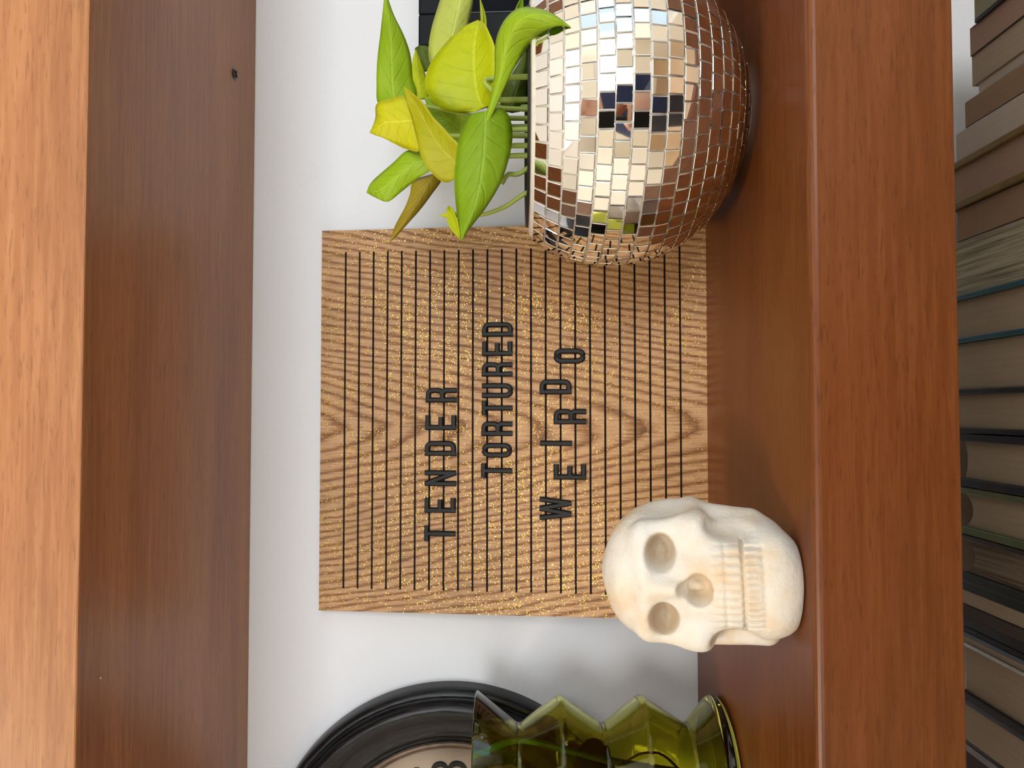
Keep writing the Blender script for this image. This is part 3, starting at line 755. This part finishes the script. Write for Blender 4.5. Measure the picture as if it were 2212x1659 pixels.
# tan pigment in the hollows, with the sockets' deep shade painted in
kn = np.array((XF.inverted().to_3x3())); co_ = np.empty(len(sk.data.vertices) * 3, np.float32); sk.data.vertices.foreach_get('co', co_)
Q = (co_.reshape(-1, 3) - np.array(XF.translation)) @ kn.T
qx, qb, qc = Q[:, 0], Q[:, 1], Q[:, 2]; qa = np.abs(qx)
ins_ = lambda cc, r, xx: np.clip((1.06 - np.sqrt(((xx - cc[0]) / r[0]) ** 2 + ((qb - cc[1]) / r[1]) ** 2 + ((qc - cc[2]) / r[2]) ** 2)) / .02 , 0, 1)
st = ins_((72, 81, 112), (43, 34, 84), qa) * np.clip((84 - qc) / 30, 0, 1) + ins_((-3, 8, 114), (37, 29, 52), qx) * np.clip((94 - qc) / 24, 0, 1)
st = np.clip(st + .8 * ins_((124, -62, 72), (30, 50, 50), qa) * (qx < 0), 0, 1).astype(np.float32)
at_ = sk.data.attributes.new('pigment_and_shade', 'FLOAT', 'POINT'); at_.data.foreach_set('value', st)
tag(sk, 'small white plaster human skull standing on the shelf in front of the letter board', 'skull')

# ------------------------------------------------------------------ green glass vase
VD = 0.45
vc = pt(1560, 1672, VD); vase = thing('glass_vase', 'olive green zigzag glass vase at the shelf edge beside the skull', 'vase', (vc.x, vc.y, 0.0))
PRO = [(0.0400, 0.0), (0.0435, 0.0028), (0.0428, 0.0062), (0.0275, 0.0215), (0.0440, 0.0478), (0.0275, 0.0708), (0.0440, 0.0958), (0.0275, 0.1206), (0.0455, 0.1452)]
def rounded(P, r=0.0022, n=4):
    out = [P[0]]
    for i in range(1, len(P) - 1):
        p, a, b = Vector(P[i]), Vector(P[i - 1]), Vector(P[i + 1])
        q0 = p + (a - p).normalized() * min(r, (a - p).length * .4); q1 = p + (b - p).normalized() * min(r, (b - p).length * .4)
        for k in range(n + 1):
            t = k / n; out.append(tuple(q0 * (1 - t) ** 2 + p * 2 * t * (1 - t) + q1 * t * t))
    return out + [P[-1]]
outer = rounded(PRO)
inner = rounded([(0.0, 0.0065)] + [(r - 0.0030, z) for r, z in PRO[2:-1]] + [(PRO[-1][0] - 0.0024, 0.1452)])
lathe('vase_body', [(0.0, 0.0005)] + outer + [(0.0448, 0.1462), (0.0436, 0.1462)] + inner[::-1], GLASS, vase, 96)
cut = thing('plant_cutting', 'green leafy plant cutting standing inside the olive glass vase', 'plant', (vc.x, vc.y, 0.009))
CO = cut.location.copy()
tube('stem', [p - CO for p in (pt(1470, 1668, VD - .005), pt(1300, 1640, VD - .01), pt(1130, 1600, VD - .004), pt(1060, 1630, VD - .008), pt(985, 1700, VD - .01))], 0.0022, 0.0018, plain('cutting_stem', sl(96, 150, 30), .4), cut, 8)
tube('root', [p - CO for p in (pt(1470, 1668, VD - .005), pt(1430, 1632, VD - .015), pt(1390, 1628, VD - .02), pt(1345, 1650, VD - .02))], 0.0009, 0.0005, plain('brown_root', sl(90, 66, 40), .7), cut, 6)
def cut_leaf(b, tp, wv):
    n0 = len(plant.children); 
    B, Tt = pt(*b), pt(*tp); t = (Tt - B).normalized(); n = (CAM - B); n = (n - t * n.dot(t)).normalized(); s = t.cross(n); L = (Tt - B).length
    vs, fs = [], []
    for i in range(11):
        u = i / 10; hw = wv * math.sin(PI * u ** .6) ** .8
        for v in (-1, -.5, 0, .5, 1): vs.append(B + t * u * L + s * v * hw + n * abs(v) * hw * .3 - CO)
    for i in range(10):
        for j in range(4): fs.append((i * 5 + j, i * 5 + j + 1, i * 5 + j + 6, i * 5 + j + 5))
    raw('leaf', vs, fs, LF['mid'], cut, True)
cut_leaf((1240, 1625, VD - .01), (1330, 1660, VD + .01), .011)
cut_leaf((985, 1700, VD - .01), (900, 1790, VD), .02)

# ------------------------------------------------------------------ wall clock
cc = at(972, 1897, -0.012); CR = 0.1228
clock = thing('wall_clock', 'round black framed wall clock with taupe face behind the green vase', 'clock', (cc.x, 0.0, cc.z), (PI / 2, 0, 0))
# local z points out of the wall
PR = [(1.0, .0006), (1.0, .010), (.992, .014), (.975, .0165), (.958, .0165), (.949, .0145), (.944, .0145), (.938, .0185), (.925, .0215), (.905, .0225), (.875, .0205), (.835, .016), (.79, .0122), (.755, .0108), (.742, .0112), (.736, .0100), (.715, .0092), (.706, .0095), (.706, .0006)]
lathe('clock_frame', [(r * CR, z) for r, z in PR], CLOCKB, clock, 160)
lathe('clock_lip', [(.7055 * CR, .0008), (.7055 * CR, .0112), (.698 * CR, .0122), (.688 * CR, .0118), (.678 * CR, .0095), (.668 * CR, .0086), (.660 * CR, .0062), (.660 * CR, .0008)], CLOCKLIP, clock, 160)
lathe('clock_face', [(0, .0035), (.659 * CR, .0035), (.659 * CR, .0008), (0, .0008)], CLOCKFACE, clock, 96)
def text_mesh(s, size, ext):
    c = bpy.data.curves.new('numeral', 'FONT'); c.body = s; c.size = size; c.extrude = ext; c.align_x = 'CENTER'; c.align_y = 'CENTER'; c.resolution_u = 4; c.offset = -0.0004
    o = bpy.data.objects.new('tmp', c); COL.objects.link(o)
    dg = bpy.context.evaluated_depsgraph_get(); me = bpy.data.meshes.new_from_object(o.evaluated_get(dg))
    bpy.data.objects.remove(o); bpy.data.curves.remove(c); return me
for k in range(1, 13):
    a = PI / 2 - k * PI / 6
    me = text_mesh(str(k), 0.036 if k != 2 else 0.042, 0.0012)
    o = link('numeral', me, NUMERAL if k != 3 else BLACKP, clock); rr = 0.535 * CR if k != 2 else .55 * CR
    o.location = (rr * math.cos(a), rr * math.sin(a), 0.0048)
for a, L, wd in ((PI / 2 - 10.2 * PI / 6, .30, .004), (PI / 2 - 9.6 * PI / 6, .44, .003)):
    bm = bmesh.new(); add_box(bm, -0.012, L * CR, -wd / 2, wd / 2, 0.0062, 0.0072, bevel=0.0003)
    hnd = obj('clock_hand', bm, BLACKP, clock); hnd.rotation_euler = (0, 0, a)
lathe('hand_cap', [(0, .0078), (.004, .0074), (.005, .0036)], BLACKP, clock, 24)

# ------------------------------------------------------------------ picture frame behind the plant
fc = at(905, 99, -0.018); fwid, fhgt, flean = 0.135, fc.z / math.cos(0.055), 0.055
fr = thing('picture_frame', 'black picture frame with a dark print standing behind the plant', 'picture frame', (fc.x, -0.018 - fc.z * math.tan(flean), 0.0005), (-flean, 0, 0))
bm = bmesh.new(); bw = 0.0215
for b in ((0, bw, 0, fhgt), (fwid - bw, fwid, 0, fhgt), (bw, fwid - bw, 0, bw), (bw, fwid - bw, fhgt - bw, fhgt)):
    add_box(bm, b[0], b[1], 0.0, 0.0105, b[2], b[3], bevel=0.0012)
obj('frame_border', bm, FRAMEB, fr)
bm = bmesh.new(); add_box(bm, bw - .001, fwid - bw + .001, 0.0012, 0.009, bw - .001, fhgt - bw + .001); obj('print', bm, PRINT, fr)
bm = bmesh.new(); lw = 0.0007
for b in ((bw, bw + lw, bw, fhgt - bw), (fwid - bw - lw, fwid - bw, bw, fhgt - bw), (bw, fwid - bw, fhgt - bw - lw, fhgt - bw), (bw, fwid - bw, bw, bw + lw)):
    add_box(bm, b[0], b[1], 0.0006, 0.0016, b[2], b[3])
obj('inner_fillet', bm, GREYL, fr)

# ------------------------------------------------------------------ books on the lower shelf
BH = 0.27                           # how far the page tops lie below the camera
ZT = CAM.z - BH
def depth_y(px, z=ZT):              # y of a rear end seen at column px
    return atz(px, 888, z).y
def book(y0, y1, kind, pages, cover, label, rear=2070, ct=0.003, cover2=None, ct2=None, concave=0.0, dz=0.0, title_cover=None, front=-0.186, px=2150):
    z = ZT + dz
    xa, xb = atz(px, y1, z).x, atz(px, y0, z).x          # left, right
    xa += 0.00015; xb -= 0.00015
    yb = min(depth_y(rear, z), -0.001); yf = front + random.uniform(-.006, .006)
    cover2 = cover2 or cover; ct2 = ct if ct2 is None else ct2
    t = thing('book', label, 'book', ((xa + xb) / 2, (yb + yf) / 2, ZL), (0, 0, 0), 'books on the lower shelf')
    O = Vector(t.location); lo = lambda x0, x1, y0_, y1_, z0, z1: (x0 - O.x, x1 - O.x, y0_ - O.y, y1_ - O.y, z0 - O.z, z1 - O.z)
    hard = kind == 'hard'; ov = 0.003 if hard else 0.0
    zt = z + ov
    if hard: box('cover', lo(xb - ct, xb, yf, yb, ZL + .0003, zt), cover, t, 0.0005, 1)
    else: box('cover', lo(xb - ct, xb, yf, yb, ZL + .0003, zt), cover, t)
    box('cover', lo(xa, xa + ct2, yf, yb, ZL + .0003, zt), cover2, t, 0.0005 if hard else 0, 1)
    box('spine', lo(xa + ct2, xb - ct, yf, yf + max(ct, .0008), ZL + .0003, zt), cover, t)
    # page block with a hollow fore-edge
    x0, x1 = xa + ct2 + .0001, xb - ct - .0001; n = 8; vs, fs = [], []
    for zz_ in (ZL + .0003 + ov, z):
        vs.append((x0 - O.x, yf + max(ct, .0008) + .0002 - O.y, zz_ - O.z)); vs.append((x1 - O.x, yf + max(ct, .0008) + .0002 - O.y, zz_ - O.z))
        for k in range(n + 1):
            u = k / n; vs.append((x1 + (x0 - x1) * u - O.x, yb - ov - concave * 4 * u * (1 - u) - O.y, zz_ - O.z))
    m = n + 3
    fs.append(tuple(range(m))[::-1]); fs.append(tuple(range(m, 2 * m)))
    for k in range(m): fs.append((k, (k + 1) % m, m + (k + 1) % m, m + k))
    bmx = bmesh.new(); bv = [bmx.verts.new(v) for v in vs]
    for f in fs: bmx.faces.new([bv[i] for i in f])
    obj('page_block', bmx, pages, t)
    return t
book(-70, 14, 'soft', PG_GREEN, CV_BLACK, 'paperback with greenish grey page edges and black cover, rightmost on the lower shelf', 2123, .0008, CV_BLACK, .0022)
book(16, 82, 'soft', PG_PINK, CV_TAN, 'thick pinkish-paged paperback beside the greenish grey paperback', 2112, .0004, CV_DBROWN, .0004, dz=-.002)
book(82, 153, 'soft', PG_TAN, CV_TAN, 'khaki-paged paperback between the pinkish paperback and the thin pale booklet', 2115, .0004, dz=-.003)
book(153, 177, 'soft', PG_LIGHT, CV_WHITE, 'thin pale booklet set back beside the brown-paged paperback', 2129, .0004, dz=-.004)
book(177, 238, 'soft', PG_BROWN, CV_TAN, 'brown-paged paperback with a curled corner beside the thin pale booklet', 2098, .0006, CV_DBROWN, .0004)
book(238, 307, 'soft', PG_LIGHT, CV_WHITE, 'pale grey paperback just right of the ochre hardcover', 2077, .0004, dz=.002)
book(307, 418, 'hard', PG_PINK, CV_GOLD, 'hardcover with ochre cloth boards', 2064, .0038)
book(418, 494, 'soft', PG_BROWN, CV_DBROWN, 'browned paperback between the ochre hardcover and the deckle-edged paperback', 2076, .0004)
b9 = book(494, 620, 'soft', PG_DECK, CV_TAN, 'thick paperback with deckled pages beside the teal hardcover', 2064, .0005)
book(620, 732, 'hard', PG_TAN, CV_TEAL, 'hardcover with teal boards', 2064, .0030)
book(732, 838, 'soft', PG_TAN, CV_TAN, 'thick tan paperback between the teal hardcover and a black hardcover', 2064, .0005)
book(838, 938.5, 'hard', PG_TAN, CV_BLACK, 'black hardcover directly left of the thick tan paperback', 2064, .0030)
book(940, 1061.5, 'hard', PG_TAN, CV_BLACK, 'black hardcover with thick boards directly right of the olive green hardcover', 2076, .0044, None, .0050, concave=.003)
book(1062, 1169.5, 'hard', PG_TAN, CV_GREEN, 'hardcover with olive green boards and a hollow fore-edge', 2077, .0036, None, .0044, concave=.007)
book(1170, 1278, 'hard', PG_STRIPE, CV_DBROWN, 'dark hardcover with striped pages left of the olive green hardcover', 2079, .0028, CV_DGREEN, .0056, concave=.007)
book(1279, 1332, 'soft', PG_TAN, CV_DGREEN, 'blackish green softcover with tan pages beside the grey-edged notebook', 2070, .0055, CV_TAN, .0005)
book(1333, 1383, 'soft', PG_GREY, CV_DBROWN, 'notebook with dark grey page edges and a black cover', 2070, .0006, CV_BLACK, .0055)
book(1384, 1396, 'soft', PG_GREY, CV_BLACK, 'very thin black booklet beside the grey-edged notebook', 2070, .0014, CV_BLACK, .0014)
book(1397, 1420, 'soft', PG_TAN, CV_BLUE, 'slim book with a blue-grey cover next to the very thin black booklet', 2070, .0022, CV_TAN, .0004)
book(1421, 1548, 'hard', PG_TAN, CV_WHITE, 'thick hardcover in a white-lipped black jacket', 2070, .0006, CV_BLACK, .0046)
book(1549, 1652, 'soft', PG_TAN, CV_SLATE, 'tan-paged book with a slate blue cover near the left end of the lower shelf', 2070, .0032, CV_BLACK, .0020)
book(1653, 1760, 'soft', PG_GREY, CV_GREYT, 'grey softcover book, leftmost on the lower shelf', 2070, .004)

# ------------------------------------------------------------------ the photographer, seen in the mirror tiles
SKIN = plain('skin', sl(206, 156, 128), 0.5, 0.06, 40, sss=0.1); NAVY = plain('navy_knit', sl(40, 50, 82), 0.85, 0.15, 300)
GREYC = plain('charcoal_trousers', sl(52, 52, 58), 0.85, 0.15, 200); HAIR = plain('dark_brown_hair', sl(44, 30, 24), 0.5, 0.3, 300); SHOE = plain('black_shoe', sl(24, 24, 26), 0.6)
def mir(x): return np.abs(x)
def limbs(X, y, z, g=0.0):
    d = s_ell(X, y, z, (0, -.92, -.0), (.160 + g, .105 + g, .20 + g))
    d = smin(d, s_cap(X, y, z, (.0, -.92, .10), (.165, -.92, .09), .062 + g, .054 + g), .04)
    d = smin(d, s_ell(X, y, z, (0, -.92, -.22), (.132 + g, .092 + g, .16 + g)), .05)
    return d
def arm(X, y, z, g=0.0, wrist=True):
    d = s_cap(X, y, z, (.178, -.92, .085), (.236, -.80, -.14), .050 + g, .040 + g)
    return smin(d, s_cap(X, y, z, (.236, -.80, -.14), (.080, -.592, -.005) if wrist else (.100, -.619, -.022), .040 + g, .026 + g), .02)
def legs(X, y, z, g=0.0):
    d = s_ell(X, y, z, (0, -.93, -.37), (.172 + g, .118 + g, .14 + g))
    d = smin(d, s_cap(X, y, z, (.088, -.93, -.42), (.098, -.915, -.78), .084 + g, .056 + g), .04)
    return smin(d, s_cap(X, y, z, (.098, -.915, -.78), (.10, -.945, -1.13), .056 + g, .036 + g), .03)
def body_f(x, y, z):
    X = mir(x)
    d = smin(smin(limbs(X, y, z), arm(X, y, z), .03), legs(X, y, z), .05)
    d = smin(d, s_cap(X, y, z, (.10, -.95, -1.165), (.112, -.80, -1.17), .034, .028), .02)
    d = smin(d, s_cap(X, y, z, (0, -.925, .12), (0, -.905, .27), .055, .050), .03)
    h_ = s_ell(X, y, z, (0, -.905, .350), (.076, .096, .108))
    h_ = smin(h_, s_ell(X, y, z, (0, -.860, .285), (.050, .055, .050)), .03)
    h_ = smin(h_, s_cap(X, y, z, (0, -.812, .352), (0, -.797, .322), .009, .012), .012)
    h_ = smin(h_, s_ell(X, y, z, (.078, -.905, .335), (.012, .020, .030)), .008)
    h_ = smax(h_, -s_ell(X, y, z, (.031, -.812, .350), (.017, .012, .010)), .008)
    h_ = smin(h_, s_ell(X, y, z, (.031, -.824, .350), (.012, .012, .010)), .003)
    h_ = smin(h_, s_ell(X, y, z, (0, -.808, .286), (.022, .010, .007)), .006)
    h_ = smax(h_, -s_ell(X, y, z, (0, -.797, .286), (.020, .006, .0018)), .003)
    d = smin(d, h_, .02)
    d = smin(d, s_ell(X, y, z, (.060, -.566, .020), (.019, .030, .042)), .018)
    for k, (zz_, L) in enumerate(((.050, .022), (.031, .026), (.011, .023), (-.009, .014))):
        d = smin(d, s_cap(X, y, z, (.060, -.556, zz_), (.0475, -.524, zz_ + .002), .0090, .0080), .006)
        d = smin(d, s_cap(X, y, z, (.0475, -.524, zz_ + .002), (.0475 - L, -.5155, zz_ + .003), .0078, .0066), .003)
    d = smin(d, s_cap(X, y, z, (.058, -.582, .030), (.048, -.560, .058), .0110, .0095), .008)
    d = smin(d, s_cap(X, y, z, (.048, -.560, .058), (.026, -.5435, .078), .0092, .0078), .003)
    return d
person = net_obj('person', body_f, (-.30, -1.06, -1.205), (.30, -.49, .475), .0056, SKIN)
tag(person, 'person in a navy knit jumper and charcoal trousers holding up a phone', 'person')
net_obj('jumper', lambda x, y, z: smax(smin(limbs(mir(x), y, z, .012), arm(mir(x), y, z, .011, False), .03), -(z + .40) * np.ones_like(x), .01), (-.32, -1.08, -.42), (.32, -.56, .20), .008, NAVY, person)
net_obj('trousers', lambda x, y, z: smax(legs(mir(x), y, z, .010), -(z + 1.10) * np.ones_like(x), .008), (-.22, -1.08, -1.13), (.22, -.78, -.2), .009, GREYC, person)
net_obj('shoe', lambda x, y, z: smax(s_cap(mir(x), y, z, (.10, -.95, -1.160), (.114, -.79, -1.165), .044, .038), -(z + 1.198) * np.ones_like(x), .004), (-.17, -1.02, -1.21), (.17, -.73, -1.1), .007, SHOE, person)
def hair_f(x, y, z):
    X = mir(x)
    d = s_ell(X, y, z, (0, -.918, .362), (.092, .108, .116))
    d = smin(d, s_cap(X, y, z, (.062, -.945, .34), (.075, -.965, .10), .042, .030), .03)
    d = smin(d, s_cap(X, y, z, (0, -.985, .34), (0, -.99, .08), .045, .04), .03)
    return smax(d, -s_ell(X, y, z, (0, -.810, .318), (.068, .070, .100)), .012)
net_obj('hair', hair_f, (-.15, -1.06, .03), (.15, -.78, .50), .007, HAIR, person)
phone = thing('phone', 'black phone held upright in both hands', 'phone', (0.0, -0.5295, 0.067))
box('phone_body', (-.0357, .0357, -.0039, .0039, -.0735, .0735), BLACKP, phone, .0030, 3)
box('screen', (-.0335, .0335, -.0043, -.0038, -.0705, .0705), plain('dark_screen', (.01, .01, .012, 1), .1), phone)
